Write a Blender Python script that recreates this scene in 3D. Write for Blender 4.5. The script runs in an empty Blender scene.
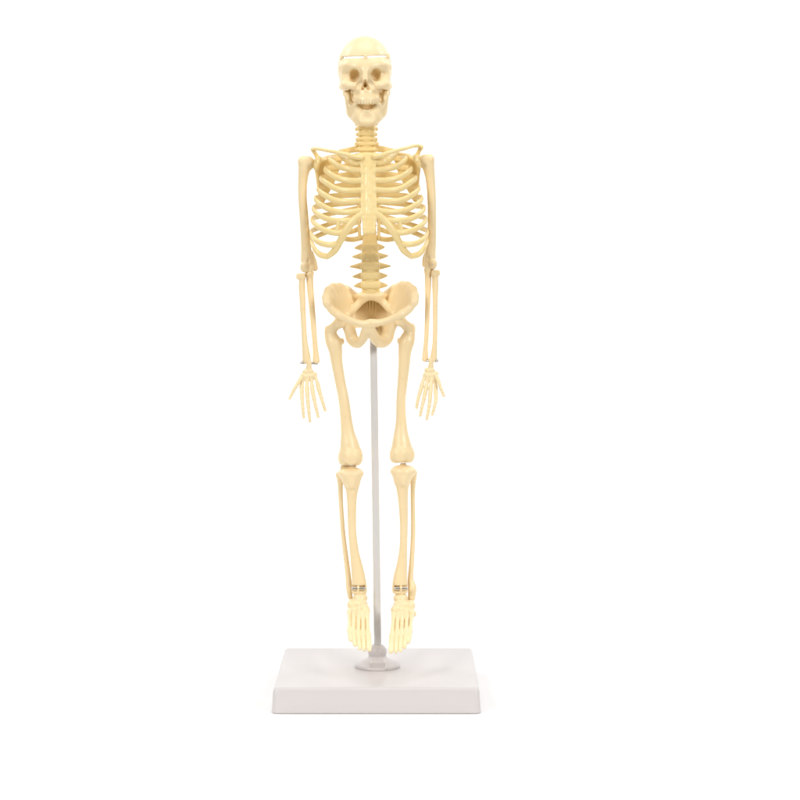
import bpy, math
import numpy as np

# ------------------------------------------------------------------ scale
# modelled in "units": 1 unit = 0.529 mm (base plate 10.5 cm = 198.5 units), written out in metres
S = 0.000529
D0, CX, CZ, HOR = 2078.0, 22.6, 453.3, 238.0      # camera distance, x, height; horizon row

scene = bpy.context.scene

# ------------------------------------------------------------------ camera
cam_d = bpy.data.cameras.new("camera")
cam_d.sensor_width = 36.0
cam_d.lens = D0 / 800.0 * 36.0
cam_d.shift_y = -(400.0 - HOR) / 800.0
cam_d.clip_start = 0.01
cam_d.clip_end = 50.0
cam = bpy.data.objects.new("camera", cam_d)
scene.collection.objects.link(cam)
cam.location = (CX * S, -D0 * S, CZ * S)
cam.rotation_euler = (math.radians(90), 0, 0)
scene.camera = cam

# ------------------------------------------------------------------ world (white studio surround)
world = bpy.data.worlds.new("World")
scene.world = world
world.use_nodes = True
bg = world.node_tree.nodes["Background"]
bg.inputs[0].default_value = (1.0, 0.985, 0.965, 1)
bg.inputs[1].default_value = 0.07

# ------------------------------------------------------------------ studio lamps
def softbox(name, loc, target, size, power, col=(1, 1, 1)):
    d = bpy.data.lights.new(name, 'AREA')
    d.shape = 'RECTANGLE'
    d.size, d.size_y = size
    d.energy = power
    d.color = col
    o = bpy.data.objects.new(name, d)
    scene.collection.objects.link(o)
    o.location = loc
    from mathutils import Vector
    v = Vector(target) - Vector(loc)
    o.rotation_euler = v.to_track_quat('-Z', 'Y').to_euler()
    return o

softbox("softbox_key", (-0.75, -0.95, 0.75), (0, 0, 0.16), (0.30, 0.50), 9.3, (1, 0.985, 0.96))
softbox("softbox_fill", (0.80, -0.95, 0.70), (0, 0, 0.16), (0.30, 0.50), 8.9, (1, 0.985, 0.96))
softbox("softbox_top", (0, -0.15, 1.15), (0, 0.05, 0.0), (0.8, 0.6), 4.5, (1, 0.99, 0.975))
softbox("backdrop_lamp_west", (-0.75, 0.35, 0.9), (0.15, 0.95, 0.25), (0.3, 0.6), 4.6)
softbox("backdrop_lamp_east", (0.75, 0.35, 0.9), (-0.15, 0.95, 0.25), (0.3, 0.6), 4.6)

scene.view_settings.view_transform = 'Standard'
scene.view_settings.look = 'None'
scene.view_settings.exposure = 0.0
scene.view_settings.gamma = 1.0

# ------------------------------------------------------------------ materials
def principled(name):
    m = bpy.data.materials.new(name)
    m.use_nodes = True
    nt = m.node_tree
    return m, nt, nt.nodes["Principled BSDF"]

def bump_noise(nt, b, scale, strength, dist, detail=3.0):
    tc = nt.nodes.new("ShaderNodeTexCoord")
    n = nt.nodes.new("ShaderNodeTexNoise")
    n.inputs["Scale"].default_value = scale
    n.inputs["Detail"].default_value = detail
    bp = nt.nodes.new("ShaderNodeBump")
    bp.inputs["Strength"].default_value = strength
    bp.inputs["Distance"].default_value = dist
    nt.links.new(tc.outputs["Object"], n.inputs["Vector"])
    nt.links.new(n.outputs["Fac"], bp.inputs["Height"])
    nt.links.new(bp.outputs["Normal"], b.inputs["Normal"])
    return tc

def bone_material(name, ca, cb, rough=0.33, sss=0.06):
    m, nt, b = principled(name)
    tc = bump_noise(nt, b, 900.0, 0.25, 0.0002)
    n = nt.nodes.new("ShaderNodeTexNoise")
    n.inputs["Scale"].default_value = 70.0
    n.inputs["Detail"].default_value = 4.0
    r = nt.nodes.new("ShaderNodeValToRGB")
    r.color_ramp.elements[0].position = 0.35
    r.color_ramp.elements[1].position = 0.68
    r.color_ramp.elements[0].color = (*ca, 1)
    r.color_ramp.elements[1].color = (*cb, 1)
    nt.links.new(tc.outputs["Object"], n.inputs["Vector"])
    nt.links.new(n.outputs["Fac"], r.inputs["Fac"])
    nt.links.new(r.outputs["Color"], b.inputs["Base Color"])
    mr = nt.nodes.new("ShaderNodeMapRange")
    mr.inputs["From Min"].default_value = 0.3; mr.inputs["From Max"].default_value = 0.7
    mr.inputs["To Min"].default_value = rough - 0.07; mr.inputs["To Max"].default_value = rough + 0.10
    n2 = nt.nodes.new("ShaderNodeTexNoise")
    n2.inputs["Scale"].default_value = 260.0; n2.inputs["Detail"].default_value = 5.0
    nt.links.new(tc.outputs["Object"], n2.inputs["Vector"])
    nt.links.new(n2.outputs["Fac"], mr.inputs["Value"])
    nt.links.new(mr.outputs["Result"], b.inputs["Roughness"])
    b.inputs["Subsurface Weight"].default_value = sss
    b.inputs["Subsurface Radius"].default_value = (1.0, 0.55, 0.2)
    b.inputs["Subsurface Scale"].default_value = 0.0016
    return m

M_BONE = bone_material("cream_plastic", (0.885, 0.70, 0.41), (0.90, 0.725, 0.445))
M_TORSO = bone_material("yellowish_cream_plastic", (0.865, 0.675, 0.315), (0.88, 0.705, 0.355))
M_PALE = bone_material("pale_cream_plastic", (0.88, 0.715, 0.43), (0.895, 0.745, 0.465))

def plain(name, col, rough, metal=0.0, bs=None):
    m, nt, b = principled(name)
    b.inputs["Base Color"].default_value = (*col, 1)
    b.inputs["Roughness"].default_value = rough
    b.inputs["Metallic"].default_value = metal
    if bs:
        bump_noise(nt, b, *bs)
    return m

M_BASE = plain("white_plastic", (0.62, 0.585, 0.58), 0.34, 0, (260.0, 0.08, 0.0003))
M_ROD = plain("grey_rod_plastic", (0.65, 0.635, 0.628), 0.2, 0, (400.0, 0.1, 0.0002))
M_METAL = plain("steel", (0.62, 0.60, 0.57), 0.22, 1.0)
M_BACK = plain("white_paper", (0.93, 0.93, 0.93), 0.9)

# ------------------------------------------------------------------ helpers: placing, meshes
def W(px, py, y):
    d = D0 + y
    return np.array((CX + (px - 400.0) * d / D0, y, CZ - (py - HOR) * d / D0))

WORLD_LOC = {}

def link_mesh(name, V, Fc, mat, parent=None, smooth=True):
    """one mesh object, origin at its middle, under parent"""
    V = np.asarray(V, dtype=np.float64) * S
    c = (V.min(0) + V.max(0)) / 2
    me = bpy.data.meshes.new(name)
    me.from_pydata((V - c).tolist(), [], Fc.tolist() if hasattr(Fc, "tolist") else Fc)
    if smooth:
        me.polygons.foreach_set("use_smooth", [True] * len(me.polygons))
    me.materials.append(mat)
    me.update()
    o = bpy.data.objects.new(name, me)
    scene.collection.objects.link(o)
    if parent is not None:
        o.parent = parent
        o.location = c - WORLD_LOC[parent]
    else:
        o.location = c
    WORLD_LOC[o] = c
    return o

def thing(name, label, cat, loc):
    o = bpy.data.objects.new(name, None)
    o.empty_display_size = 0.02
    scene.collection.objects.link(o)
    loc = np.asarray(loc, dtype=np.float64) * S
    o.location = loc
    WORLD_LOC[o] = loc
    o["label"] = label
    o["category"] = cat
    return o

def catmull(P, n=6):
    P = np.asarray(P, dtype=np.float64)
    if len(P) < 3:
        t = np.linspace(0, 1, n + 1)[:, None]
        return P[0] * (1 - t) + P[-1] * t if len(P) == 2 else P
    Q = np.vstack([2 * P[0] - P[1], P, 2 * P[-1] - P[-2]])
    out = []
    for i in range(1, len(Q) - 2):
        p0, p1, p2, p3 = Q[i - 1], Q[i], Q[i + 1], Q[i + 2]
        for t in np.linspace(0, 1, n, endpoint=False):
            out.append(0.5 * (2 * p1 + (p2 - p0) * t + (2 * p0 - 5 * p1 + 4 * p2 - p3) * t * t
                              + (3 * p1 - p0 - 3 * p2 + p3) * t ** 3))
    out.append(P[-1])
    return np.array(out)

# ------------------------------------------------------------------ sculpting with distance fields
def surface_nets(D, o, h):
    s = D < 0
    c = np.zeros(tuple(n - 1 for n in D.shape), np.int8)
    for a in (0, 1):
        for b in (0, 1):
            for e in (0, 1):
                c += s[a:s.shape[0] - 1 + a, b:s.shape[1] - 1 + b, e:s.shape[2] - 1 + e]
    idx = np.argwhere((c > 0) & (c < 8))
    I, J, K = idx.T
    acc = np.zeros((len(idx), 3)); cnt = np.zeros(len(idx))
    for ax in range(3):
        oth = [q for q in range(3) if q != ax]
        for u in (0, 1):
            for v in (0, 1):
                off = [0, 0, 0]; off[oth[0]] = u; off[oth[1]] = v
                A = D[I + off[0], J + off[1], K + off[2]]
                of2 = list(off); of2[ax] = 1
                B = D[I + of2[0], J + of2[1], K + of2[2]]
                cr = (A < 0) != (B < 0)
                t = np.where(cr, A / np.where(cr, A - B, 1), 0)
                p = np.zeros((len(idx), 3))
                p[:, oth[0]] = u; p[:, oth[1]] = v; p[:, ax] = t
                acc[cr] += p[cr]; cnt[cr] += 1
    V = (idx + acc / cnt[:, None]) * h + o
    ids = -np.ones(c.shape, np.int64)
    ids[I, J, K] = np.arange(len(idx))
    faces = []
    for ax in range(3):
        u, v = (ax + 1) % 3, (ax + 2) % 3
        sl0 = [slice(None)] * 3; sl1 = [slice(None)] * 3
        sl0[ax] = slice(0, -1); sl1[ax] = slice(1, None)
        s0, s1 = s[tuple(sl0)], s[tuple(sl1)]
        e = np.argwhere(s0 != s1)
        e = e[(e[:, u] >= 1) & (e[:, v] >= 1) & (e[:, u] < c.shape[u]) & (e[:, v] < c.shape[v])]
        st = s0[tuple(e.T)]
        def cell(du, dv):
            q = e.copy(); q[:, u] -= du; q[:, v] -= dv
            return ids[tuple(q.T)]
        f = np.stack([cell(1, 1), cell(0, 1), cell(0, 0), cell(1, 0)], 1)
        f[~st] = f[~st][:, ::-1]
        faces.append(f)
    F = np.vstack(faces)
    F = F[(F >= 0).all(1)]
    return V, F

class Clay:
    """collects shapes (added, carved, cut) and turns them into one smooth surface"""
    def __init__(self, h=0.6):
        self.h = h; self.ops = []

    def _op(self, lo, hi, fn, mode, k):
        self.ops.append((np.asarray(lo, float), np.asarray(hi, float), fn, mode, k))

    def tube(self, pts, k=1.5, carve=False, sq=(1, 1, 1), n=5, world=False):
        """pts (px, py, depth, radius); sq scales the section per axis"""
        Q = np.array([np.append(p[:3] if world else W(*p[:3]), p[3]) for p in pts], dtype=np.float64)
        Q = catmull(Q, n)
        sq = np.asarray(sq, float)
        R = Q[:, 3]
        lo = (Q[:, :3] - R[:, None] * sq).min(0); hi = (Q[:, :3] + R[:, None] * sq).max(0)
        def fn(X, Y, Z, G):
            d = np.full(np.broadcast_shapes(X.shape, Y.shape, Z.shape), 6.0, np.float32)
            for a, b in zip(Q[:-1], Q[1:]):
                m = max(a[3], b[3]) * sq + 2.5
                l = np.minimum(a[:3], b[:3]) - m; g = np.maximum(a[:3], b[:3]) + m
                ix = np.searchsorted(X.ravel(), (l[0], g[0])); iy = np.searchsorted(Y.ravel(), (l[1], g[1])); iz = np.searchsorted(Z.ravel(), (l[2], g[2]))
                if ix[0] == ix[1] or iy[0] == iy[1] or iz[0] == iz[1]:
                    continue
                x = (X[ix[0]:ix[1]] - a[0]) / sq[0]; y = (Y[:, iy[0]:iy[1]] - a[1]) / sq[1]; z = (Z[:, :, iz[0]:iz[1]] - a[2]) / sq[2]
                v = (b[:3] - a[:3]) / sq
                L2 = max(float(v @ v), 1e-9)
                t = np.clip((x * v[0] + y * v[1] + z * v[2]) / L2, 0, 1)
                q = np.sqrt((x - t * v[0]) ** 2 + (y - t * v[1]) ** 2 + (z - t * v[2]) ** 2) - (a[3] + t * (b[3] - a[3]))
                w = d[ix[0]:ix[1], iy[0]:iy[1], iz[0]:iz[1]]
                np.minimum(w, q, out=w)
            return d
        self._op(lo, hi, fn, 'c' if carve else 'u', k)
        return self

    def ell(self, c, r, k=1.5, carve=False, rz=0.0, ry=0.0):
        c = W(*c); r = np.asarray(r, float)      # r = (x, z, y) as seen: half width, half height, half depth
        r = np.array((r[0], r[2], r[1]))
        rz, ry = math.radians(rz), math.radians(ry)
        m = r.max() if (rz or ry) else r
        def fn(X, Y, Z, G):
            x, y, z = X - c[0], Y - c[1], Z - c[2]
            if rz:
                x, y = x * math.cos(rz) + y * math.sin(rz), -x * math.sin(rz) + y * math.cos(rz)
            if ry:
                x, z = x * math.cos(ry) + z * math.sin(ry), -x * math.sin(ry) + z * math.cos(ry)
            k0 = np.sqrt((x / r[0]) ** 2 + (y / r[1]) ** 2 + (z / r[2]) ** 2)
            k1 = np.sqrt((x / r[0] ** 2) ** 2 + (y / r[1] ** 2) ** 2 + (z / r[2] ** 2) ** 2)
            return k0 * (k0 - 1) / np.maximum(k1, 1e-6)
        self._op(c - m, c + m, fn, 'c' if carve else 'u', k)
        return self

    def box(self, c, hw, rad=1.0, k=1.0, carve=False):
        c = W(*c); hw = np.array((hw[0], hw[2], hw[1]), float)
        def fn(X, Y, Z, G):
            q = [np.abs(A - c[i]) - (hw[i] - rad) for i, A in enumerate((X, Y, Z))]
            out = np.sqrt(np.maximum(q[0], 0) ** 2 + np.maximum(q[1], 0) ** 2 + np.maximum(q[2], 0) ** 2)
            return out + np.minimum(np.maximum(np.maximum(q[0], q[1]), q[2]), 0) - rad
        self._op(c - hw, c + hw, fn, 'c' if carve else 'u', k)
        return self

    def tri(self, A, B, C, th, k=1.5, carve=False):
        """a triangular plate with rounded rim"""
        A, B, C = W(*A), W(*B), W(*C)
        n = np.cross(B - A, C - A); n /= np.linalg.norm(n)
        P = (A, B, C)
        def fn(X, Y, Z, G):
            ins = None; d2 = None
            for i in range(3):
                a, b = P[i], P[(i + 1) % 3]
                v = b - a; w = np.cross(v, n)
                x, y, z = X - a[0], Y - a[1], Z - a[2]
                sd = x * w[0] + y * w[1] + z * w[2]
                ins = (sd <= 0) if ins is None else ins & (sd <= 0)
                t = np.clip((x * v[0] + y * v[1] + z * v[2]) / (v @ v), 0, 1)
                e = (x - t * v[0]) ** 2 + (y - t * v[1]) ** 2 + (z - t * v[2]) ** 2
                d2 = e if d2 is None else np.minimum(d2, e)
            pl = (X - A[0]) * n[0] + (Y - A[1]) * n[1] + (Z - A[2]) * n[2]
            return np.where(ins, np.abs(pl), np.sqrt(d2)) - th
        Q = np.array(P)
        self._op(Q.min(0) - th, Q.max(0) + th, fn, 'c' if carve else 'u', k)
        return self

    def cut(self, p, nrm, k=0.6):
        """removes what lies on the side the normal points to"""
        p = np.asarray(p, float); nrm = np.asarray(nrm, float) / np.linalg.norm(nrm)
        def fn(X, Y, Z, G):
            return (X - p[0]) * nrm[0] + (Y - p[1]) * nrm[1] + (Z - p[2]) * nrm[2]
        self._op(None, None, fn, 'x', k) if False else self.ops.append((None, None, fn, 'x', k))
        return self

    def field(self):
        h = self.h
        los = np.array([o[0] for o in self.ops if o[3] == 'u']); his = np.array([o[1] for o in self.ops if o[3] == 'u'])
        o = los.min(0) - 3 * h - 1.0
        n = np.ceil((his.max(0) + 3 * h + 1.0 - o) / h).astype(int) + 1
        X = (o[0] + h * np.arange(n[0]))[:, None, None].astype(np.float32)
        Y = (o[1] + h * np.arange(n[1]))[None, :, None].astype(np.float32)
        Z = (o[2] + h * np.arange(n[2]))[None, None, :].astype(np.float32)
        D = np.full(tuple(n), 6.0, np.float32)
        for lo, hi, fn, mode, k in self.ops:
            if mode == 'x':
                i0 = np.zeros(3, int); i1 = n
            else:
                m = k + 3 * h
                i0 = np.clip(np.floor((lo - m - o) / h).astype(int), 0, n); i1 = np.clip(np.ceil((hi + m - o) / h).astype(int) + 1, 0, n)
                if (i1 <= i0).any():
                    continue
            d = fn(X[i0[0]:i1[0]], Y[:, i0[1]:i1[1]], Z[:, :, i0[2]:i1[2]], None)
            B = D[i0[0]:i1[0], i0[1]:i1[1], i0[2]:i1[2]]
            if mode == 'u':
                t = np.clip(0.5 + 0.5 * (B - d) / k, 0, 1)
                B[...] = B * (1 - t) + d * t - k * t * (1 - t)
            else:
                if mode == 'c':
                    d = -d
                t = np.clip(0.5 - 0.5 * (B - d) / k, 0, 1)
                B[...] = B * (1 - t) + d * t + k * t * (1 - t)
        return D, o, h

    def build(self, name, parent, mat=None, soft=0):
        D, o, h = self.field()
        for _ in range(soft):                                       # softens creases
            for a in range(3):
                P = np.concatenate([np.take(D, [0], a), D, np.take(D, [-1], a)], a)
                i = [slice(None)] * 3; j = [slice(None)] * 3
                i[a] = slice(0, -2); j[a] = slice(2, None)
                D = 0.5 * D + 0.25 * (P[tuple(i)] + P[tuple(j)])
        V, F = surface_nets(D, o, h)
        return link_mesh(name, V, F, mat or M_BONE, parent)

# ------------------------------------------------------------------ swept bar with an oval section
def sweep(pts, n=6, m=14, up=(0, 0, 1), world=False):
    """pts (px, py, depth, half height, half thickness)"""
    Q = np.array([np.append(p[:3] if world else W(*p[:3]), p[3:5]) for p in pts], dtype=np.float64)
    Q = catmull(Q, n)
    T = np.gradient(Q[:, :3], axis=0); T /= np.linalg.norm(T, axis=1)[:, None]
    Q2, T2 = [], []
    for f in (0.0, 0.35, 0.7, 0.92):                     # rounded ends
        s_ = math.sqrt(max(1 - (1 - f) ** 2, 0.0008)) if f < 1 else 1
        q = Q[0].copy(); q[:3] -= T[0] * Q[0, 4] * (1 - f); q[3:] *= s_; Q2.append(q); T2.append(T[0])
    Q2 += list(Q); T2 += list(T)
    for f in (0.92, 0.7, 0.35, 0.0):
        s_ = math.sqrt(max(1 - (1 - f) ** 2, 0.0008))
        q = Q[-1].copy(); q[:3] += T[-1] * Q[-1, 4] * (1 - f); q[3:] *= s_; Q2.append(q); T2.append(T[-1])
    Q, T = np.array(Q2), np.array(T2)
    up = np.asarray(up, float)
    V, F = [], []
    a = np.linspace(0, 2 * np.pi, m, endpoint=False)
    for q, t in zip(Q, T):
        u = up - t * (up @ t); u /= np.linalg.norm(u)
        v = np.cross(t, u)
        V.append(q[:3] + np.cos(a)[:, None] * u * q[3] + np.sin(a)[:, None] * v * q[4])
    V = np.vstack(V)
    for i in range(len(Q) - 1):
        for j in range(m):
            F.append((i * m + j, i * m + (j + 1) % m, (i + 1) * m + (j + 1) % m, (i + 1) * m + j))
    F.append(tuple(range(m - 1, -1, -1))); F.append(tuple((len(Q) - 1) * m + j for j in range(m)))
    return V, F

def lathe(profile, m=64, c=(0, 0)):
    """profile (radius, z) from bottom to top, turned about a vertical axis at c"""
    V, F = [], []
    for r, z in profile:
        for j in range(m):
            a = 2 * np.pi * j / m
            V.append((c[0] + r * math.cos(a), c[1] + r * math.sin(a), z))
    for i in range(len(profile) - 1):
        for j in range(m):
            F.append((i * m + j, i * m + (j + 1) % m, (i + 1) * m + (j + 1) % m, (i + 1) * m + j))
    F.append(tuple(range(m - 1, -1, -1))); F.append(tuple((len(profile) - 1) * m + j for j in range(m)))
    return V, F

# ================================================================== SETTING: one white paper sweep
def build_backdrop():
    prof = [(-520.0, 0.0), (700.0, 0.0)]
    R = 700.0
    for i in range(1, 25):
        a = math.pi / 2 * i / 24
        prof.append((700 + R * math.sin(a), R - R * math.cos(a)))
    prof.append((1400.0, 2000.0))
    V, F = [], []
    for x in (-2600.0, 2600.0):
        for y, z in prof:
            V.append((x, y, z))
    n = len(prof)
    for i in range(n - 1):
        F.append((i, n + i, n + i + 1, i + 1))
    o = link_mesh("backdrop", V, F, M_BACK)
    o["kind"] = "structure"
build_backdrop()

# ================================================================== DISPLAY STAND
HUBX = W(377.3, 665, 0)[0]
BT = 24.7
stand = thing("display_stand", "white square plastic base with a grey upright rod rising behind the skeleton's legs", "stand", (0, 0, 0))

def build_base():
    # outline with rounded corners, lofted through levels (inset, z)
    levels = [(1.6, 0.0), (0.3, 0.5), (0.0, 1.4), (0.1, 2.6), (0.15, 3.6), (1.0, BT - 6.4), (1.1, BT - 5.2), (1.25, BT - 4.2), (1.75, BT - 2.4), (2.7, BT - 1.0), (4.0, BT - 0.3), (5.6, BT), (6.8, BT), (8.0, BT)]
    H = 99.8
    V, F, m = [], [], 0
    for ins, z in levels:
        hw = H - ins; r = max(5.0 - ins * 0.3, 2.0)
        ring = []
        for cx, cy, a0 in ((hw - r, hw - r, 0), (-hw + r, hw - r, 90), (-hw + r, -hw + r, 180), (hw - r, -hw + r, 270)):
            for i in range(9):
                a = math.radians(a0 + 90 * i / 8)
                ring.append((cx + r * math.cos(a), cy + r * math.sin(a), z))
        m = len(ring); V += ring
    for i in range(len(levels) - 1):
        for j in range(m):
            F.append((i * m + j, i * m + (j + 1) % m, (i + 1) * m + (j + 1) % m, (i + 1) * m + j))
    top = len(V)
    # gently dished top plate down to the middle
    base_ring = [V[(len(levels) - 1) * m + j] for j in range(m)]
    prev = (len(levels) - 1) * m
    for f in (0.9, 0.75, 0.5, 0.25):
        st = len(V)
        V += [(x * f, y * f, BT) for x, y, z in base_ring]
        for j in range(m):
            F.append((prev + j, prev + (j + 1) % m, st + (j + 1) % m, st + j))
        prev = st
    F.append(tuple(prev + j for j in range(m)))
    F.append(tuple(range(m - 1, -1, -1)))
    return link_mesh("base", V, F, M_BASE, stand)
build_base()

def build_socket():
    k = BT - 0.5
    prof = [(22.4, k), (22.8, BT + 1.0), (22.2, BT + 2.6), (20.0, BT + 4.6), (16.0, BT + 6.4), (12.0, BT + 7.8), (9.8, BT + 9.2), (8.7, BT + 10.6),
            (8.6, BT + 11.6), (9.2, BT + 13.0), (9.5, BT + 15.5), (9.1, BT + 18.0), (7.8, BT + 20.2), (5.8, BT + 21.8), (4.2, BT + 22.3)]
    V, F = lathe(prof, 72, (HUBX, 0))
    o = link_mesh("rod_socket", V, F, M_BASE, stand)
    c = Clay(0.4)                                                  # boss on the socket's front with a web at its right edge
    c.box((377.8, 666.6, -14), (7.4, 6.4, 7.5), rad=2.2)
    c.tube([(385.4, 662, -14, 1.4), (386.0, 668.5, -20, 1.7)], k=1.0)
    c.build("socket_boss", o, M_BASE)
build_socket()

def build_rod():
    a = np.array((HUBX + 0.4, 0, BT + 20)); b = W(373.4, 340, 3); t = W(373.0, 326, 4)
    pts = [(*a, 3.75, 3.75), (*(a * 0.5 + b * 0.5), 3.75, 3.75), (*b, 3.75, 3.75), (*t, 3.6, 3.6)]
    V, F = sweep(pts, 12, 32, up=(0, 1, 0), world=True)
    link_mesh("rod", V, F, M_ROD, stand)
build_rod()

# ================================================================== SKELETON
skel = thing("skeleton_model", "cream plastic human skeleton model held upright by the grey rod above the white base", "skeleton model", (0, 0, BT + 8))

# ---------------------------------------------------------------- skull
CUT_L, CUT_R = (338.0, 57.9), (391.0, 56.0)
def cut_plane(off):
    a = W(CUT_L[0], CUT_L[1] + off, -30); b = W(CUT_R[0], CUT_R[1] + off, -30); c = W(CUT_L[0], CUT_L[1] + off, 40)
    n = np.cross(b - a, c - a); n /= np.linalg.norm(n)
    return a, (n if n[2] > 0 else -n)

def cranium(c):
    c.ell((364.7, 66.0, 3), (26.6, 30.0, 33.5))
    c.ell((364.9, 72.0, 8), (26.4, 20.0, 27), k=4)
    return c

def build_skull():
    c = cranium(Clay(0.5))
    c.ell((365.2, 60, -12), (20, 12, 17.5), k=5)
    c.ell((365.4, 79.5, -11), (22.5, 14, 20), k=5)
    c.ell((365.3, 82, 4), (23.6, 11, 22), k=5)
    c.tube([(343.0, 68, -15, 3.4), (348, 66.0, -24, 3.9), (356, 66.4, -28.6, 3.9), (365, 67.5, -29.5, 3.6), (374, 65.9, -28.6, 3.9), (382, 65.2, -24, 3.9), (388.0, 67, -15, 3.4)], k=7)
    c.tube([(365.2, 70, -31, 3.4), (365.2, 76, -34, 2.9), (365.2, 80.5, -36.5, 2.5)], k=3)
    # cheekbones and arches
    c.tube([(353, 86, -28, 4.6), (347, 85.5, -24, 5.0), (343.2, 86.6, -15, 4.0), (341.9, 86.2, -4, 3.4), (343, 84, 8, 3.2)], k=3)
    c.tube([(378, 85.5, -28, 4.6), (384, 85, -24, 5.0), (388.0, 85.9, -15, 4.0), (389.3, 85.6, -4, 3.4), (388, 83.5, 8, 3.2)], k=3)
    # outer orbit rims
    c.tube([(344.5, 71, -20, 3.2), (344.2, 77, -20, 3.0), (346, 84, -23, 3.6)], k=2.5)
    c.tube([(386.3, 70, -20, 3.2), (386.8, 76.5, -20, 3.0), (385, 83.5, -23, 3.6)], k=2.5)
    # upper jaw
    c.ell((366.2, 93, -20), (12.8, 11.5, 14.5), k=3)
    c.tube([(355, 98, -22, 4.2), (359, 99.5, -29, 4.2), (366.4, 100, -32.5, 4.4), (374, 99.3, -29, 4.2), (378, 97.6, -22, 4.2)], k=5)
    # skull base above the neck
    c.ell((365.5, 98, 13), (17.5, 14, 9), k=3)
    # mastoids
    c.ell((346.5, 92, 8), (4, 7, 6), k=3); c.ell((386.5, 91.5, 8), (4, 7, 6), k=3)
    # eye sockets
    c.ell((352.8, 75.6, -32), (5.9, 6.0, 17), k=1.6, carve=True, rz=-12, ry=28); c.ell((354.6, 73.2, -33), (4.0, 3.9, 12), k=1.6, carve=True)
    c.ell((377.4, 74.9, -32), (5.9, 6.0, 17), k=1.6, carve=True, rz=12, ry=-28); c.ell((375.6, 72.6, -33), (4.0, 3.9, 12), k=1.6, carve=True)
    # nose opening, a septum left between its two lobes
    c.tube([(365.2, 80.6, -36, 1.2), (365.2, 84.8, -34, 2.3)], k=0.6, carve=True, sq=(1, 5.5, 1))
    c.tube([(364.8, 84.2, -34, 1.6), (362.4, 88.8, -33, 1.35)], k=0.5, carve=True, sq=(1, 5.5, 1))
    c.tube([(365.8, 84.2, -34, 1.6), (368.4, 88.5, -33, 1.35)], k=0.5, carve=True, sq=(1, 5.5, 1))
    # hollows under the cheekbones
    c.ell((350.6, 97, -20), (2.6, 8.0, 15), k=2, carve=True)
    c.ell((381.6, 96.5, -20), (2.6, 8.0, 15), k=2, carve=True)
    c.ell((354.0, 92.6, -37), (5.0, 3.6, 9), k=1.8, carve=True)
    c.ell((378.0, 92.1, -37), (5.0, 3.6, 9), k=1.8, carve=True)
    # temples
    c.ell((335.0, 72, -25), (5.0, 8, 10), k=4, carve=True)
    c.ell((395.4, 71.5, -25), (5.0, 8, 10), k=4, carve=True)
    c.cut(*cut_plane(0.8), k=0.6)
    sk = c.build("skull", skel, M_BONE, soft=1)
    cap = cranium(Clay(0.5))
    p, n = cut_plane(-0.8)
    cap.cut(p, -n, k=0.8)
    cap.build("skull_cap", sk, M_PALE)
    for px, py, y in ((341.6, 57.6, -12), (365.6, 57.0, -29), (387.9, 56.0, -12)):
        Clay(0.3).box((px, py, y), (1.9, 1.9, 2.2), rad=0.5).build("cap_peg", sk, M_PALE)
    # teeth
    t = Clay(0.3)
    for i in range(12):
        u = (i - 5.5) / 5.5
        t.ell((366.5 + 11.2 * math.sin(u * 1.35) , 101.9 - 0.4 * abs(u), -20 - 15.5 * math.cos(u * 1.35)), (1.3 + 0.25 * (abs(u) < .3), 2.8, 1.7), k=0.4)
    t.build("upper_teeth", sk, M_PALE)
    # jaw
    j = Clay(0.5)
    j.tube([(347.6, 88, -5, 2.8), (347.7, 95, -15, 3.3), (349.2, 105, -16, 3.7), (351.6, 112.0, -14, 5.0)], k=2, sq=(1, 1.5, 1))
    j.tube([(385.6, 87.5, -5, 2.8), (385.7, 94.5, -15, 3.3), (384.4, 104.5, -16, 3.7), (382.0, 111.6, -14, 5.0)], k=2, sq=(1, 1.5, 1))
    low = [(351.6, 112, -9, 5.0), (355.5, 116.4, -18, 5.6), (360.8, 119.9, -26, 6.1), (366.8, 120.9, -28.5, 6.0), (372.8, 119.7, -26, 6.1), (378.0, 116.0, -18, 5.6), (381.9, 111.6, -9, 5.0)]
    j.tube(low, k=3)
    j.tube([(352.5, 108.0, -10, 4.2), (356.2, 108.4, -20, 4.5), (360.8, 113.8, -27, 4.2), (366.8, 114.4, -29.5, 4.1), (373.0, 113.7, -27, 4.2), (377.6, 108.1, -20, 4.5), (381.2, 107.6, -10, 4.2)], k=5)
    j.ell((367.0, 122, -31.5), (8, 4.0, 4), k=4)
    j.ell((367.3, 116.0, -41.3), (7.2, 5.6, 8.2), k=3, carve=True)
    j.ell((366.5, 110, 4), (16, 8, 5), k=3)                       # floor of the mouth behind the teeth
    j.ell((356.4, 105.2, -22), (3.4, 4.4, 5.5), k=1.6); j.ell((377.2, 104.8, -22), (3.4, 4.4, 5.5), k=1.6)
    jaw = j.build("jaw", sk, M_BONE, soft=3)
    t = Clay(0.3)
    for i in range(10):
        u = (i - 4.5) / 4.5
        t.ell((366.8 + 7.6 * math.sin(u * 1.2), 111.8 - 1.2 * abs(u), -19 - 13.2 * math.cos(u * 1.2)), (1.15, 2.1, 1.6), k=0.4)
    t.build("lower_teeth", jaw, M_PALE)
build_skull()

# ---------------------------------------------------------------- spine
SP = [(366.4, 118, 6), (366.6, 135, 5), (366.8, 150, 10), (368, 175, 22), (369, 205, 24), (369.8, 232, 17), (370, 250, 10), (370.4, 268, 6), (370.8, 290, 8)]
def spine_at(py):
    a = np.array(SP)
    return (np.interp(py, a[:, 1], a[:, 0]), py, np.interp(py, a[:, 1], a[:, 2]))

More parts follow.
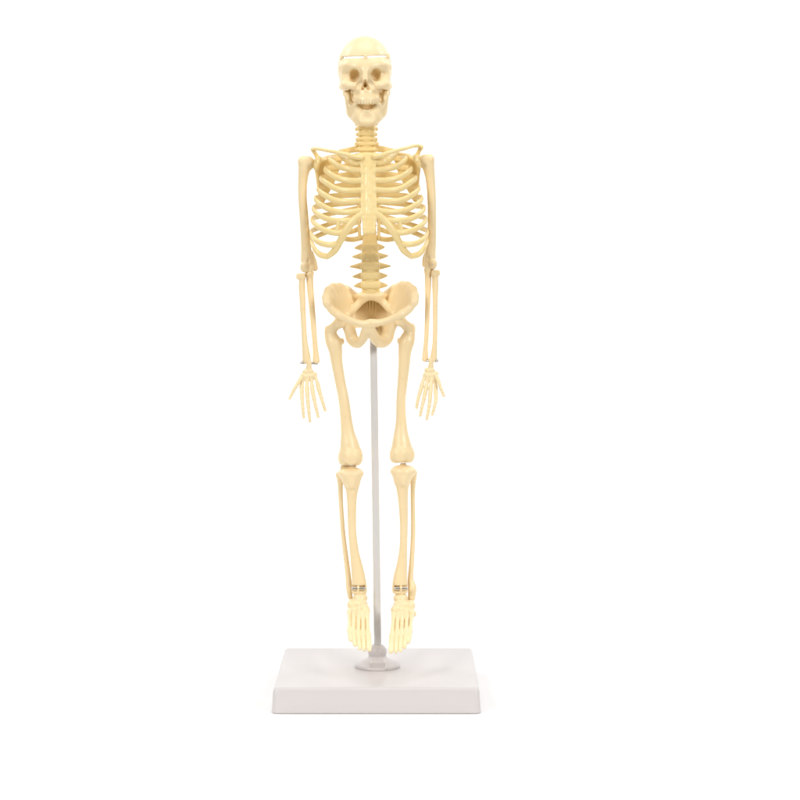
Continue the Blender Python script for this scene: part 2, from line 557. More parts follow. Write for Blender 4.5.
def build_spine():
    c = Clay(0.6)
    c.tube([(*p, r) for p, r in zip(SP, (8.4, 8.4, 7.9, 5.8, 6.2, 6.5, 8.4, 9.0, 9.0))], k=1, sq=(1, 0.8, 1))
    sp = c.build("spine", skel, M_TORSO)
    def vertebra(py, hw, hb, span, th, ty, tip_l=None, tip_r=None, spin=9, tip=0.8):
        x, _, y = spine_at(py)
        v = Clay(0.45)
        v.box((x, py, y), (hw, hb, hw * 0.9), rad=min(hb * 0.95, 3.8), k=1.4)
        tl = tip_l or (x - span, py + ty); tr = tip_r or (x + span, py + ty)
        for tx, tyy in (tl, tr):
            s_ = 1 if tx > x else -1
            v.tube([(x + s_ * hw * 0.7, py, y + 4, th), (x * 0.0 + (x + s_ * hw) * 0.62 + tx * 0.38, py * 0.6 + tyy * 0.4, y + 5, th * 0.45 + tip * 0.55), (tx - s_ * 0.7, tyy, y + 6, tip)], k=1.2, sq=(1, 0.8, 1))
        v.tube([(x, py, y + 5, 2.4), (x, py + 3, y + 7 + spin, 1.6)], k=1.2)
        v.build("vertebra", sp, M_TORSO)
    for i in range(6):
        vertebra(123.3 + 5.2 * i + (0.3, -0.2, 0.3, 0, -0.3, 0.1)[i], (9.3, 8.9, 8.5, 8.7, 9.0, 9.4)[i], (2.3, 2.0, 2.4, 2.1, 2.3, 2.2)[i], (9.6, 10.6, 9.2, 9.8, 11.2, 9.6)[i], 2.5, (0.4, 1.2, 0.6, 1.1, 0.2, 0.8)[i], spin=5, tip=(2.1, 1.6, 1.9, 1.7, 1.8, 1.9)[i])
    for i in range(12):
        vertebra(154.5 + 7.1 * i, 6.6 if i < 9 else 5.9, 3.3, 10.5 if i < 9 else 5.6, 2.2, -0.5, spin=8)
    for py, l, r, hw in ((247.2, (354.6, 248), (384.6, 247.2), 8.3), (256.3, (352.4, 256.8), (388.0, 255.8), 8.9), (266, (350.0, 266.6), (390.7, 266), 9.3),
                         (275.8, (352.6, 276.6), (387.4, 275.6), 9.2), (285, (354.0, 286), (387.6, 285.4), 9.4)):
        vertebra(py, hw + 0.4, 4.5, 0, 4.3, 0, l, r, 9, 1.0)
build_spine()

# ---------------------------------------------------------------- rib cage
def ys(py):
    return -32 - (py - 155) * 0.2
def ax(py):
    return 367.9 + min(max((py - 160) / 60, -0.2), 1.2) * 1.1
FRONT = {                                             # seen points of each rib's front run, breastbone to side
    1: [(358.5, 161.5), (349, 160), (342.5, 157)],
    2: [(360, 170.5), (350, 169.4), (341, 167.2), (334.5, 163.6)],
    3: [(360, 181), (349, 180.6), (338, 178.3), (330, 173.8)],
    4: [(360, 190.3), (348, 190.8), (336, 188.8), (326.5, 183)],
    5: [(360, 201), (347, 201.6), (334, 200), (323, 194)],
    6: [(360, 210.8), (348, 212.3), (334, 211), (320.5, 204.6)],
    7: [(350, 220.6), (342, 220.9), (330, 219.8), (318, 214.4)],
    8: [(343.5, 233), (336, 233), (326.5, 231), (316.5, 225.5)],
    9: [(338.5, 243.6), (330, 244.8), (321, 243.2), (314.5, 239)],
    10: [(328, 256.6), (320.5, 254.8), (315.5, 250.3), (313.2, 246)],
}
SIDE = {1: (339.5, 152.5), 2: (330.5, 159.5), 3: (325.5, 169.0), 4: (321.5, 178.0), 5: (318.5, 188.5), 6: (316.0, 198.5), 7: (314.0, 208.0), 8: (312.8, 219), 9: (311.9, 232), 10: (312.2, 240)}
POST = [148, 156.5, 165, 174, 184, 193.5, 201, 208, 215, 221]

def build_ribs():
    c = Clay(0.5)
    # breastbone
    def plate(rows):
        for (pa, ha), (pb, hb) in zip(rows[:-1], rows[1:]):
            xa, xb = ax(pa) + .1, ax(pb) + .1
            ya, yb = ys(pa), ys(pb)
            c.tri((xa - ha, pa, ya), (xa + ha, pa, ya), (xb - hb, pb, yb), 1.9, k=1.0)
            c.tri((xb - hb, pb, yb), (xa + ha, pa, ya), (xb + hb, pb, yb), 1.9, k=1.0)
    plate([(154.5, 7.5), (158, 9.2), (161.5, 8.8), (166, 5.8), (173, 5.6), (190, 6.0), (205, 6.2), (214, 6.4), (218.5, 5.4), (229, 4.6), (232.5, 4.2)])
    for py in (170.5, 181, 190.3, 201, 210.8):          # knobs where the ribs meet it
        for s_ in (-1, 1):
            c.ell((ax(py) + .1 + s_ * 7.2, py, ys(py)), (2.2, 3.1, 2.3), k=1.8)
    c.tube([(ax(170) - 1, 168, ys(168) - 1.6, 0.8), (ax(214) - 1, 214, ys(214) - 1.6, 0.8)], k=1.5)
    c.tube([(ax(170) + 3.2, 172, ys(172) - 1.5, 0.6), (ax(214) + 3.2, 212, ys(212) - 1.5, 0.6)], k=1.5)
    # cartilage arches below it
    ARCH = [(362, 213.5, -43, 3.0), (356.0, 218.0, -44, 3.4), (350.0, 224.8, -43.5, 3.9), (344.4, 233.2, -42, 3.7), (339.4, 242.5, -39, 3.5), (334.6, 250.5, -35, 3.5), (328.5, 256.0, -31, 2.8)]
    for s_ in (-1, 1):
        f = lambda p: p if s_ < 0 else (2 * ax(p[1]) - p[0], p[1] - 0.4, *p[2:])
        c.tube([f(p) for p in ARCH], k=1.2, sq=(1, .8, 1))
        c.tube([f(p) for p in ((338.6, 222.5, -40.5, 2.2), (337.0, 231, -40, 2.4))], k=1.6)
    cage = c.build("rib_cage", skel, M_TORSO, soft=2)
    for i in range(1, 11):
        for s_ in (-1, 1):
            f = FRONT[i]
            yA = ys(f[0][1]) if i <= 6 else {7: -43.5, 8: -42, 9: -39, 10: -31}[i]
            yC = -24 if i > 2 else (-18 if i == 1 else -21)
            n = len(f)
            pts = []
            for q, (px, py) in enumerate(f):
                u = q / (n - 1)
                yy = yA + (yC - yA) * u ** 1.7 - 2.0 * math.sin(math.pi * u)
                pts.append((px, py + (1.2 if i == 1 and q < 2 else 0), yy, 2.95 if i > 1 or q > 1 else 4.0, 1.7))
            sx, sy = SIDE[i]
            pts.append((sx - 1.0, sy, -6, 2.8, 1.4))
            P = POST[i - 1]
            bx, _, by = spine_at(P)
            by = max(by, 12)
            back = by + (7 if i > 1 else 2)
            pts.append((sx + (bx - sx) * 0.10, sy + (P - sy) * 0.22, back * 0.55, 2.7, 1.3))
            pts.append((sx + (bx - sx) * 0.36, sy + (P - sy) * 0.52, back, 2.9 if i < 8 else 2.4, 1.35))
            pts.append((sx + (bx - sx) * 0.70, sy + (P - sy) * 0.86, back + 2, 2.8 if i > 7 else 3.6, 1.5))
            pts.append((bx - (5.0 if i < 8 else 9.6), P, by + 2, 3.0 if i > 7 else 3.6, 1.6))
            if s_ > 0:
                pts = [(2 * ax(p[1]) - p[0], p[1] - 0.3, *p[2:]) for p in pts]
            V, F = sweep(pts, 7, 14)
            link_mesh("rib", V, F, M_TORSO, cage)
    for s_ in (-1, 1):                                  # moulded bar that ties the lowest ribs together at the back
        pts = [(*(p if s_ < 0 else (2 * ax(p[1]) - p[0], p[1], p[2])), 1.7, 1.6) for p in ((358.6, 206, 24), (359.0, 220, 20), (359.6, 239.0, 15.5))]
        V, F = sweep(pts, 8, 14, up=(0, 1, 0))
        link_mesh("rib_bar", V, F, M_TORSO, cage)
    for i, pp in enumerate((((359.6, 228, 20), (355, 230.5, 22), (346, 233, 16), (341, 234, 8)), ((364, 237.2, 16), (354, 239.4, 17), (347, 239.2, 10), (342.5, 238, 2)))):
        for s_ in (-1, 1):
            pts = [(*(p if s_ < 0 else (2 * ax(p[1]) - p[0], p[1], p[2])), 2.6, 1.5) for p in pp]
            V, F = sweep(pts, 8, 14)
            link_mesh("rib", V, F, M_TORSO, cage)
build_ribs()

# ---------------------------------------------------------------- shoulders
def build_shoulders():
    # collarbones
    c = Clay(0.45)
    c.tube([(360.5, 157.6, -36, 3.0), (353, 156.6, -39, 2.5), (345, 154.0, -38, 2.1), (331, 151.3, -30, 1.85), (319.5, 149.0, -14, 1.75), (313.5, 148.8, -5, 1.8)], k=1)
    c.build("collarbone", skel, M_TORSO)
    c = Clay(0.45)
    c.tube([(375.5, 156.8, -36, 3.0), (383, 155.0, -39, 2.5), (391, 152.0, -38, 2.1), (404, 148.8, -30, 1.85), (414, 146.0, -14, 1.75), (420, 146.0, -5, 1.9)], k=1)
    c.build("collarbone", skel, M_TORSO)
    # shoulder blades
    c = Clay(0.5)
    A, B, C = (317.5, 163.5, 2), (342, 155, 27), (322.5, 203, 22)
    c.tri(A, B, C, 1.4, k=1)
    c.tube([(316.4, 164, 1, 3.2), (317.6, 176, 6, 2.1), (319.2, 190, 14, 1.8), (321.5, 203, 22, 1.8)], k=1.5)
    c.tube([(342, 155, 27, 1.7), (335, 178, 27, 1.6), (321.5, 203, 22, 1.8)], k=1.5)
    c.tube([(317, 163, 1, 3.0), (327, 157.5, 14, 1.8), (342, 155, 27, 1.7)], k=1.5)
    c.tube([(312.9, 149.6, -5, 2.4), (315.4, 153.6, -2, 2.1), (319, 158.8, 3, 2.6), (326, 162, 16, 1.6)], k=1.8)
    c.tube([(317, 161, 0, 3), (320, 158.5, -9, 2.4), (318.5, 162.5, -16, 2.1)], k=1.5)
    c.ell((316.2, 166, -1), (3.0, 5.2, 4), k=2)
    c.build("shoulder_blade", skel, M_TORSO)
    c = Clay(0.5)
    A, B, C = (418.5, 161, 2), (394, 153, 27), (414.5, 200, 22)
    c.tri(A, B, C, 1.4, k=1)
    c.tube([(418.4, 161.5, 1, 3.2), (418.0, 174, 6, 2.1), (417.2, 187, 14, 1.8), (415.5, 200, 22, 1.8)], k=1.5)
    c.tube([(394, 153, 27, 1.7), (401, 176, 27, 1.6), (415.5, 200, 22, 1.8)], k=1.5)
    c.tube([(418, 160.5, 1, 3.0), (408, 155.5, 14, 1.8), (394, 153, 27, 1.7)], k=1.5)
    c.tube([(421.2, 147.2, -5, 2.5), (418.8, 151.4, -2, 2.1), (416.2, 156.4, 3, 2.6), (409, 160, 16, 1.6)], k=1.8)
    c.tube([(418, 159, 0, 3), (415, 156.5, -9, 2.4), (416.5, 160.5, -16, 2.1)], k=1.5)
    c.ell((419.0, 163.5, -1), (3.0, 5.2, 4), k=2)
    c.build("shoulder_blade", skel, M_TORSO)
build_shoulders()

# ---------------------------------------------------------------- arms
def build_arms():
    c = Clay(0.5)                                                   # upper arm, seen left
    c.tube([(304, 161.5, 0, 5.4), (304.2, 168, 0, 6.0), (302.9, 179, 0, 4.9), (302.4, 195, 0, 4.4), (303.8, 215, 0, 4.5), (305.2, 235, 0, 4.8), (306.2, 250, 0, 5.3), (306.6, 260, 0, 5.8), (307.3, 266, 0, 5.6)], k=2)
    c.ell((308.4, 163.2, 1), (6.6, 7.2, 6.8), k=2)
    c.ell((301.8, 161.5, -1), (3.9, 5.4, 5), k=2)
    c.ell((305.0, 267.0, -3), (4.9, 5.6, 4.9), k=1)
    c.ell((310.2, 268.6, -1), (3.6, 4.9, 4.4), k=1.2)
    c.tube([(310.2, 253, 3, 3.2), (313.2, 261.5, 4, 3.5), (314.9, 268.2, 5, 3.2)], k=1.5)
    c.ell((308.9, 260.5, -6.5), (2.0, 2.8, 2.6), k=1.2, carve=True)
    c.tube([(305.3, 159, -7.5, 1.2), (304.6, 168, -7.2, 1.1), (304, 178, -6, 0.6)], k=1.5, carve=True)
    c.build("upper_arm_bone", skel)
    c = Clay(0.5)
    c.tube([(428.5, 159.8, 0, 5.4), (428.5, 166.5, 0, 6.0), (430.4, 179, 0, 4.8), (431.7, 198, 0, 4.35), (432, 222, 0, 4.4), (431.6, 240, 0, 4.7), (430.6, 252, 0, 5.2), (430.2, 260, 0, 5.6), (430.3, 265, 0, 5.4)], k=2)
    c.ell((424.4, 161.4, 1), (6.4, 7.0, 6.8), k=2)
    c.ell((430.6, 159.6, -1), (3.8, 5.4, 5), k=2)
    c.ell((432.4, 264.0, -3), (4.8, 5.5, 4.9), k=1)
    c.ell((427.6, 265.6, -1), (3.6, 4.8, 4.4), k=1.2)
    c.tube([(427.6, 252, 3, 3.0), (425.4, 259, 4, 3.0), (424.6, 264.8, 5, 2.6)], k=1.5)
    c.ell((427.6, 258.5, -6.5), (2.0, 2.6, 2.6), k=1.2, carve=True)
    c.tube([(428.8, 158, -7.5, 1.2), (429.2, 167, -7.2, 1.1), (430.2, 177, -6, 0.6)], k=1.5, carve=True)
    c.build("upper_arm_bone", skel)
    # forearms
    c = Clay(0.45)
    c.tube([(302, 280, -2, 3.0), (301.9, 288, -2, 3.3), (302.4, 300, -3, 2.95), (303.9, 330, -5, 2.65), (305.0, 345, -6, 3.1), (306.2, 355, -6, 4.0), (306.6, 360.5, -6, 4.2)], k=1.5)
    c.box((301, 276.4, -2), (4.7, 3.2, 4.5), rad=2.0, k=1.5)
    c.cut(W(306, 363.8, -6), (0, 0, -1), k=1.5)
    c.build("radius_bone", skel)
    c = Clay(0.45)
    c.tube([(309.6, 274, 2, 3.6), (310, 285, 1, 3.4), (311.3, 300, 0, 3.15), (313.8, 330, -2, 2.75), (315.1, 345, -3, 2.6), (315.8, 354, -3, 3.0), (316.3, 361, -3, 3.6)], k=1.5)
    c.ell((309.6, 273.2, 1), (4.2, 4.6, 5.5), k=2)
    c.cut(W(316, 364.0, -3), (0.25, 0, -1), k=1.5)
    c.build("ulna_bone", skel)
    c = Clay(0.45)
    c.tube([(435.3, 276, -2, 3.2), (435.3, 286, -2, 3.2), (435.3, 300, -3, 2.6), (435.2, 330, -5, 2.3), (434.7, 345, -6, 2.5), (434.0, 354, -6, 3.2), (433.8, 359.5, -6, 3.5)], k=1.5)
    c.box((435.6, 272.8, -2), (4.6, 3.1, 4.4), rad=2.0, k=1.5)
    c.cut(W(434, 362.2, -6), (0, 0, -1), k=1.5)
    c.build("radius_bone", skel)
    c = Clay(0.45)
    c.tube([(428.2, 270, 2, 3.6), (428.1, 278, 1, 3.4), (427.8, 300, 0, 2.65), (426.8, 330, -2, 2.4), (425.8, 345, -3, 2.3), (425.3, 354, -3, 2.9), (425.1, 359.5, -3, 3.3)], k=1.5)
    c.ell((428.2, 270.2, 1), (4.0, 4.4, 5.5), k=2)
    c.cut(W(425, 362.0, -3), (-0.2, 0, -1), k=1.5)
    c.build("ulna_bone", skel)
    # steel wrist pins
    for a, b in (((302.0, 362.6, -7), (317, 363.6, -4)), ((436.8, 360.6, -7), (424.5, 360.8, -4))):
        V, F = sweep([(*a, 1.25, 1.25), (*b, 1.25, 1.25)], 4, 16, up=(0, 1, 0))
        p = link_mesh("wrist_pin", V, F, M_METAL, skel)
        hx, hy, hz = a
        V, F = sweep([(hx - 0.2 if hx < 370 else hx + 0.2, hy, hz - 1, 1.9, 1.9), (hx + (1.2 if hx < 370 else -1.2), hy, hz, 1.9, 1.9)], 3, 16, up=(0, 1, 0))
        link_mesh("pin_head", V, F, M_METAL, p)
build_arms()

# ---------------------------------------------------------------- hands
def build_hand(peg, carpals, meta, fingers, thumb, palm):
    c = Clay(0.35)
    c.tube(peg, k=1.2)
    for p, r in carpals:
        c.ell(p, (r, r * 0.85, r * 0.9), k=0.7)
    for m in meta:
        c.tube([(*m[0], 2.1), (*[(a + b) / 2 for a, b in zip(*m)], 1.75), (*m[1], 2.15)], k=0.7, n=4)
    c.ell(palm[0], palm[1], k=1.5)
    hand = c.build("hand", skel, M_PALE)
    for f in fingers + [thumb]:
        f = catmull(np.array(f, float), 2)
        n = len(f)
        pts = []
        for i, p in enumerate(f):
            u = i / (n - 1)
            pts.append((*p, (2.35 - 0.7 * u)))
        pc = []
        for i in range(n - 1):                                      # knuckles: thick at the joints, thin between
            a, b = np.array(pts[i]), np.array(pts[i + 1]); m = (a + b) / 2; m[3] -= 0.28
            pc += [tuple(a), tuple(m)]
        pc.append(pts[-1])
        d = Clay(0.32)
        d.tube(pc, k=0.6, n=3)
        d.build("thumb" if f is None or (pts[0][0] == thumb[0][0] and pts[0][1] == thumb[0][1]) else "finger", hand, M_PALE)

build_hand(
    [(309.4, 360.5, -8.5, 1.9), (309.1, 365, -8, 2.5), (308.6, 369.5, -7, 3.2)],
    [((305.6, 371.5, -8), 3.0), ((310.4, 371.2, -8), 3.0), ((303.2, 375.2, -9), 2.8), ((307.2, 376.2, -9), 2.8), ((311.2, 375.8, -9), 2.8), ((314.6, 374.2, -8), 2.6), ((301.2, 377.2, -9), 2.3)],
    [((303.4, 377, -9), (301.6, 386, -11)), ((307.2, 377.6, -9), (307.0, 388, -12)), ((311.2, 377, -9), (312.2, 387, -11)), ((314.8, 375.5, -8), (318.0, 384.5, -10))],
    [[(301.6, 387, -11), (302.0, 397.5, -15), (302.8, 408, -17), (303.7, 417, -17)],
     [(307.0, 389, -12), (307.9, 401, -16), (308.9, 412, -18), (309.9, 421, -18)],
     [(312.2, 388, -11), (314.0, 398.5, -15), (316.2, 408.5, -17), (318.2, 416.5, -17)],
     [(318.0, 385.5, -10), (320.0, 393.5, -13), (322.6, 402, -15), (325.0, 410, -15)]],
    [(301.6, 377.5, -10), (297.6, 383.6, -14), (293.6, 390.6, -16), (289.8, 398.2, -17)],
    ((308.2, 376, -8), (7.0, 5.5, 2.2)))
build_hand(
    [(430.6, 358.8, -8.5, 1.9), (431.0, 363.5, -8, 2.4), (430.6, 368, -7, 3.1)],
    [((427.0, 370, -8), 2.8), ((431.6, 370, -8), 3.0), ((425.8, 374.6, -9), 2.7), ((429.6, 375.4, -9), 2.8), ((433.6, 375, -9), 2.8), ((436.2, 373.4, -9), 2.5)],
    [((425.2, 375, -8), (421.8, 385, -10)), ((428.4, 377, -9), (426.0, 387.5, -11)), ((431.6, 377.4, -9), (430.6, 388.5, -12)), ((434.4, 376.6, -9), (435.6, 387, -11))],
    [[(421.8, 386, -10), (419.6, 393.5, -13), (417.8, 400.5, -15), (416.6, 407.5, -15)],
     [(426.0, 388.5, -11), (424.0, 398.5, -15), (421.9, 407.5, -17), (420.3, 415.2, -17)],
     [(430.6, 389.5, -12), (429.8, 400.5, -16), (428.4, 410.5, -18), (426.9, 418.8, -18)],
     [(435.6, 388, -11), (436.0, 398, -15), (434.6, 406.5, -18), (432.2, 414.2, -19)]],
    [(436.0, 375.4, -10), (438.6, 381.6, -14), (441.0, 388.6, -16), (443.8, 395.6, -17)],
    ((430.6, 375.5, -8), (6.4, 6.0, 2.2)))

# ---------------------------------------------------------------- pelvis
def build_pelvis():
    c = Clay(0.55)
    def M(p):                                                       # seen right side: mirrored and a little higher
        return (741.2 - p[0], p[1] - 1.2, *p[2:])
    for f in (lambda p: p, M):
        crest = [(326.8, 303, -20, 3.2), (327.0, 297, -16, 3.1), (328.6, 291, -8, 2.6), (333.0, 287.4, 2, 2.4), (339, 286.9, 11, 2.4), (346.5, 290, 19, 2.6), (353, 295.5, 23, 3.4), (358, 302, 23, 3.4)]
        c.tube([f(p) for p in crest], k=2)
        hub = (345.5, 314, 4)
        mids = [(337.5, 305, 4), (339, 300, 10), (343, 298, 17)]
        ring = [p[:3] for p in crest]
        for a, b in zip(ring[:-1], ring[1:]):
            c.tri(f(a), f(b), f(hub), 2.7, k=6)
        c.tube([f(p) for p in ((326.8, 303, -20, 3.0), (329.5, 308, -19, 3.2), (334, 312.2, -17, 4.0), (340, 315.5, -13, 5.0))], k=3)
        c.ell(f((342.5, 319.5, -4)), (7.0, 6.5, 8), k=3)
        c.tube([f(p) for p in ((346, 312, 2, 4.2), (352, 305, 16, 4.2), (357, 301, 22, 4.2))], k=3)   # brim behind
        # pubic bar
        c.tube([f(p) for p in ((331, 309.6, -19, 3.2), (339, 315.0, -20, 4.0), (346.5, 318.8, -25, 3.9), (354.5, 322.0, -31, 3.5), (362, 323.8, -35, 3.7), (370.6, 324.0, -36.5, 4.3))], k=2)
    # sitting bones
    c.tube([(346, 321, -5, 6.0), (350.0, 331, -1, 6.2), (352.4, 339.2, -1, 6.2), (357.4, 342.9, -7, 5.7), (362.6, 339, -18, 4.6), (365.0, 332, -29, 4.6), (367, 326.5, -34, 3.6)], k=1.5)
    c.tube([(393, 320, -5, 6.0), (389.2, 330, -1, 6.3), (386.8, 338.2, -1, 6.4), (381.4, 342.0, -7, 6.4), (376.0, 339.2, -18, 5.4), (372.4, 332, -29, 4.4), (370.4, 326, -34, 3.8)], k=1.5)
    c.ell((381.6, 332, 4), (7, 8, 2.4), k=2)                      # the right opening is moulded shut at the back
    c.tube([(368.4, 324, -35, 3.6), (368.6, 331, -33, 2.6)], k=2)
    pel = c.build("pelvis", skel, soft=11)
    s_ = Clay(0.5)                                                  # sacrum: a ledge over a deep hollow
    s_.ell((371.0, 295.6, 10), (14.5, 5.0, 9.5), k=2)
    s_.tube([(356, 298, 20, 4.6), (371, 294.8, 13, 4.8), (386, 297, 20, 4.6)], k=3)
    s_.tube([(366, 297.5, 6, 3.6), (358.5, 303.5, 10, 3.8), (352, 311, 4, 3.6), (347.5, 315, -4, 3.6)], k=3)
    s_.tube([(376, 297.2, 6, 3.6), (384, 302.8, 10, 3.8), (390, 310, 4, 3.6), (394, 314, -4, 3.6)], k=3)
    for q in (((350, 297, 34), (392, 296, 34), (355, 326, 30)), ((392, 296, 34), (388, 325, 30), (355, 326, 30)),
              ((352, 306, 6), (350, 300, 34), (354, 324, 30)), ((390, 305, 6), (392, 299, 34), (388, 323, 30)),
              ((357, 296, 14), (385, 295, 14), (350, 295, 36)), ((385, 295, 14), (392, 295, 36), (350, 295, 36))):
        s_.tri(*q, 2.0, k=2)
    for d in (-4.6, -1.5, 1.6, 4.7):                                # ridges in the hollow
        s_.tube([(371.4 + d, 300, 30, 1.1), (371.4 + d * 0.9, 316, 30, 1.1)], k=0.8)
    s_.ell((373.0, 325.0, 10), (8.5, 3.6, 20), k=3)                 # seat for the rod, behind the pubic bar
    s_.build("sacrum", pel)
build_pelvis()

# ---------------------------------------------------------------- legs
def build_legs():
    c = Clay(0.55)                                                  # thigh bone, seen left
    c.ell((341.0, 321.5, -7), (6.4, 6.2, 6.5), k=1)
    c.tube([(341, 321.8, -7, 4.8), (336, 325.5, -6, 4.8), (331.5, 330, -4, 5.4)], k=3)
    c.tube([(328.3, 329.2, -1, 3.8), (329.4, 334, -2, 5.0), (333.5, 342, -4, 7.8), (335.6, 351, -4, 6.7), (336.8, 362, -4, 5.9), (339.9, 380, -4, 5.3), (343.8, 400, -5, 5.4), (346.2, 420, -5, 5.9), (347.9, 434, -5, 7.1), (349.4, 444, -5, 9.2), (350.4, 452, -5, 10.5)], k=2.5)
    c.ell((341.5, 341.5, 1), (2.9, 3.6, 3.5), k=2)
    c.ell((344.6, 458.4, -4), (6.5, 8.6, 9.5), k=4)
    c.ell((356.4, 457.4, -4), (6.6, 8.6, 9.5), k=4)
    c.ell((350.4, 455, -6), (9, 8, 8), k=3)
    c.ell((351.4, 457.5, -15.2), (6.8, 7.2, 3.4), k=3.5)           # kneecap
    c.cut(W(350, 466.3, -14), (-0.05, 0.0, -1), k=1.5)
    c.build("thigh_bone", skel)
    c = Clay(0.55)
    c.ell((398.6, 319.5, -7), (6.4, 6.2, 6.5), k=1)
    c.tube([(398.6, 319.8, -7, 4.8), (403.8, 323.5, -6, 4.8), (408.4, 328, -4, 5.4)], k=3)
    c.tube([(411.6, 327.0, -1, 3.8), (410.4, 332, -2, 5.0), (406.8, 341, -4, 7.7), (404.9, 351, -4, 6.6), (404.3, 362, -4, 5.9), (402.8, 380, -4, 5.2), (401.0, 400, -5, 4.7), (401.1, 420, -5, 5.3), (401.1, 434, -5, 7.2), (401.5, 444, -5, 9.4), (402.0, 451, -5, 10.6)], k=2.5)
    c.ell((399.2, 341, 1), (2.2, 3.4, 3.5), k=2)
    c.ell((396.2, 456, -4), (6.6, 8.4, 9.5), k=4)
    c.ell((408.2, 455.6, -4), (6.5, 8.4, 9.5), k=4)
    c.ell((402.2, 453, -6), (9, 8, 8), k=3)
    c.ell((399.8, 455.0, -15.2), (6.4, 6.8, 3.2), k=3.5)
    c.cut(W(402, 463.6, -14), (0.03, 0.0, -1), k=1.5)
    c.build("thigh_bone", skel)
    # knee joint tabs
    Clay(0.4).box((348.4, 467.4, 0), (8.0, 2.2, 6), rad=1).build("knee_tab", skel)
    Clay(0.4).box((403.2, 465.2, -2), (3.2, 2.0, 5), rad=1).build("knee_tab", skel)

    def shin(pts, plateau, topy, boty, notch):
        c = Clay(0.55)
        c.tube(pts, k=2)
        c.ell(plateau, (13.0, 6.2, 11.5), k=3)
        c.ell((plateau[0] + 0.5, plateau[1] + 9, plateau[2] - 8), (4, 6, 4), k=3)
        c.cut(W(plateau[0], topy, -14), (0, 0, 1), k=1.6)
        c.cut(W(pts[-1][0], boty, -10), (0, 0, -1), k=2)
        c.box(notch, (6.6, 2.7, 7), rad=0.8, k=0.8, carve=True)
        o = c.build("shin_bone", skel)
        return o
    shin([(351, 476.5, -4, 10.5), (351.8, 482.5, -5, 8.4), (352.0, 489, -5, 6.4), (351.8, 500, -5, 4.95), (351.9, 515, -5, 4.35), (352.2, 530, -5, 4.15), (353.4, 544, -5, 4.3), (354.9, 555, -5, 4.8), (357.0, 567, -5, 5.9), (358.4, 577, -5, 6.8), (359.1, 586, -5, 7.6), (359.3, 594, -5, 7.7)],
         (350.8, 473.4, -4), 468.6, 594.5, (358.2, 588.6, -13))
    shin([(402.8, 474, -4, 10.5), (402.3, 480, -5, 8.6), (402.3, 487, -5, 6.3), (403.0, 500, -5, 4.95), (403.6, 515, -5, 4.3), (403.8, 530, -5, 3.95), (403.3, 548, -5, 3.95), (402.0, 563, -5, 5.1), (400.4, 576, -5, 6.7), (399.9, 585, -5, 7.7), (399.9, 593, -5, 7.8)],
         (403.2, 471.2, -4), 466.3, 594.0, (400.8, 588.6, -13))
    c = Clay(0.5)
    c.tube([(339.2, 475, 3, 3.6), (340.2, 482, 2, 2.9), (340.7, 498, 2, 2.3), (342.8, 530, 2, 2.3), (345.7, 555, 1, 2.55), (348.0, 574, 0, 2.8), (349.0, 588, -1, 2.9), (350.2, 597.5, -2, 2.3)], k=1)
    c.build("calf_bone", skel)
    c = Clay(0.5)
    c.tube([(413.8, 473, 3, 3.6), (413.3, 481, 2, 2.9), (412.8, 496, 2, 2.3), (413.2, 530, 2, 2.3), (412.0, 558, 1, 2.5), (410.6, 578, 0, 2.9), (412.2, 588.0, -1, 4.3), (411.6, 598, -2, 3.6)], k=1)
    c.build("calf_bone", skel)
    # steel ankle pins with a plastic tongue through the middle
    for x0, x1, py, xm in ((352.4, 364.4, 588.6, 358.3), (395.4, 406.6, 588.6, 401.0)):
        V, F = sweep([(x0, py, -13, 1.55, 1.55), (x1, py, -13, 1.55, 1.55)], 4, 20, up=(0, 1, 0))
        link_mesh("ankle_pin", V, F, M_METAL, skel)
        t = Clay(0.35)
        t.tube([(xm, 595, -9, 2.2), (xm, 588.8, -12.3, 2.1), (xm, 587.4, -12.5, 2.0)], k=1, sq=(.75, 1.1, 1))
        t.build("ankle_tongue", skel)
build_legs()

# ---------------------------------------------------------------- feet (hanging, toes down and forward)
def build_foot(tarsals, bases, heads, tips, extra):
    c = Clay(0.45)
    for p, r in tarsals:
        c.ell(p, r, k=1.2)
    for b, h_ in zip(bases, heads):
        m = tuple((a + e) / 2 for a, e in zip(b, h_))
        c.tube([(*b, 2.5), (*m, 1.8), (*h_, 2.5)], k=0.8, n=5)
    for a in range(4):                                              # thin web moulded between the rays
        A, B, C_, D_ = bases[a], bases[a + 1], heads[a], heads[a + 1]
        q = lambda p: (p[0], p[1] - 0.1, p[2] - 0.5)
        z_ = lambda p: (p[0], p[1] + 0.4, p[2] + 2.4)
        c.tri(z_(A), z_(B), z_(C_), 0.8, k=0.8); c.tri(z_(B), z_(D_), z_(C_), 0.8, k=0.8)
        E_, F_ = [tuple(hh * 0.12 + tt * 0.88 for hh, tt in zip(heads[i], tips[i])) for i in (a, a + 1)]
        c.tri(q(C_), q(D_), q(E_), 0.8, k=1); c.tri(q(D_), q(F_), q(E_), 0.8, k=1)
    for p, r in extra:
        c.ell(p, r, k=2)
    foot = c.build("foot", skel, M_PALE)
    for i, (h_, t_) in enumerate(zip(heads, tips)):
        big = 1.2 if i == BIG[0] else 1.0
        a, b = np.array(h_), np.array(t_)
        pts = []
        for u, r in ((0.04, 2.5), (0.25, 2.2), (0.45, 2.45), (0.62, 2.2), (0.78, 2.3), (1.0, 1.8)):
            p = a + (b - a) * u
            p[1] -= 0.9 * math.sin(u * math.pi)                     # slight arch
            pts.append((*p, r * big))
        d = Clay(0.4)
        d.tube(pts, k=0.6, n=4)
        d.build("toe", foot, M_PALE)

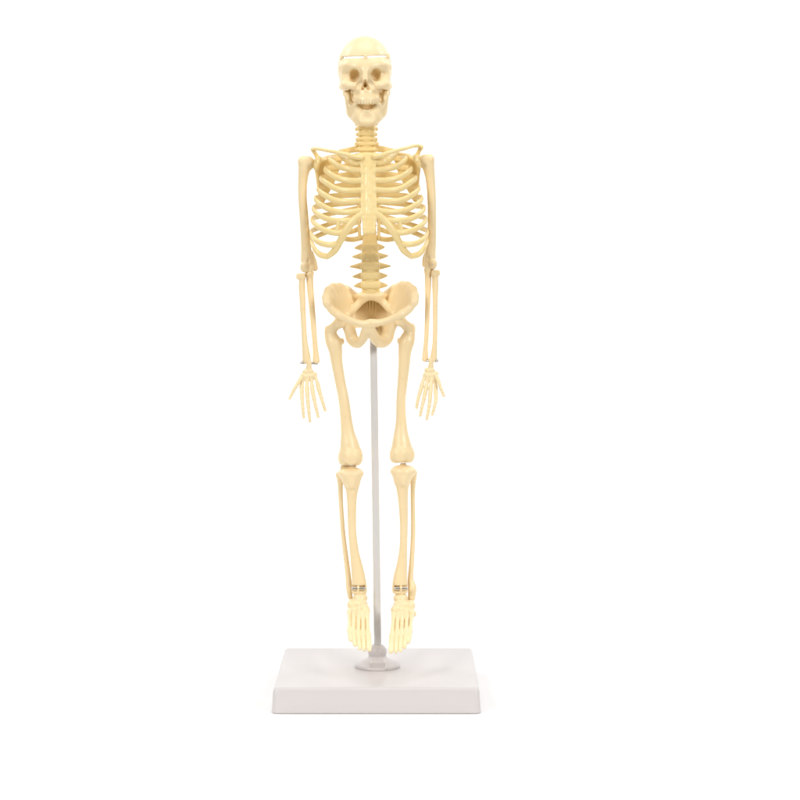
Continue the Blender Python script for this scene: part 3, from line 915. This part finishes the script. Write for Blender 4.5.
BIG = [4]
build_foot(
    [((360.2, 597.8, -7), (7.4, 5.8, 9)), ((359.5, 603.5, -14), (8.2, 4.2, 7)), ((351.8, 604.8, -13), (4.8, 5.6, 8)), ((364.6, 607.8, -20), (4.4, 3.9, 6)), ((359.6, 609.2, -22), (3.6, 3.8, 6)), ((354.4, 610.4, -21), (3.7, 3.8, 6)), ((350.4, 612, -19), (3.6, 4, 6)), ((358, 603.5, 6), (8.5, 8.0, 15)), ((366.6, 611, -23), (3.8, 3.6, 6))],
    [(349.6, 614.0, -24), (354.2, 613.4, -27), (358.9, 612.6, -28), (363.2, 612.2, -28), (367.4, 612.2, -27)],
    [(349.2, 631.6, -55), (353.4, 633.2, -58), (358.2, 634.2, -60), (363.2, 634.6, -61), (368.2, 634.8, -60)],
    [(350.6, 640.2, -69), (354.8, 645.2, -75), (359.6, 648.6, -79), (364.2, 649.8, -81), (369.2, 649.6, -83)],
    [((360.5, 609, -10), (7.5, 5, 10))])
BIG = [0]
build_foot(
    [((400.6, 598.4, -7), (7.4, 5.8, 9)), ((401.5, 604.5, -14), (8.4, 4.2, 7)), ((410.4, 605.6, -13), (5.0, 5.6, 8)), ((396.6, 608.6, -20), (4.4, 3.9, 6)), ((401.4, 610, -22), (3.6, 3.8, 6)), ((406.4, 611, -21), (3.7, 3.8, 6)), ((411.0, 612, -19), (3.6, 4, 6)), ((403, 604.5, 6), (8.5, 8.0, 15)), ((394.6, 610, -23), (3.8, 4.6, 6))],
    [(393.6, 613.2, -27), (398.0, 613.2, -28), (402.4, 613.6, -28), (406.9, 614.4, -27), (411.6, 615.0, -24)],
    [(392.0, 635.8, -60), (396.8, 635.6, -61), (401.4, 635.2, -60), (406.0, 634.2, -58), (410.2, 632.6, -55)],
    [(391.0, 651.6, -83), (396.0, 651.8, -81), (400.4, 650.6, -79), (404.8, 647.2, -75), (408.6, 642.2, -69)],
    [((400.5, 610, -10), (7.5, 5, 10)), ((413.8, 613.8, -20), (2.6, 3, 4))])
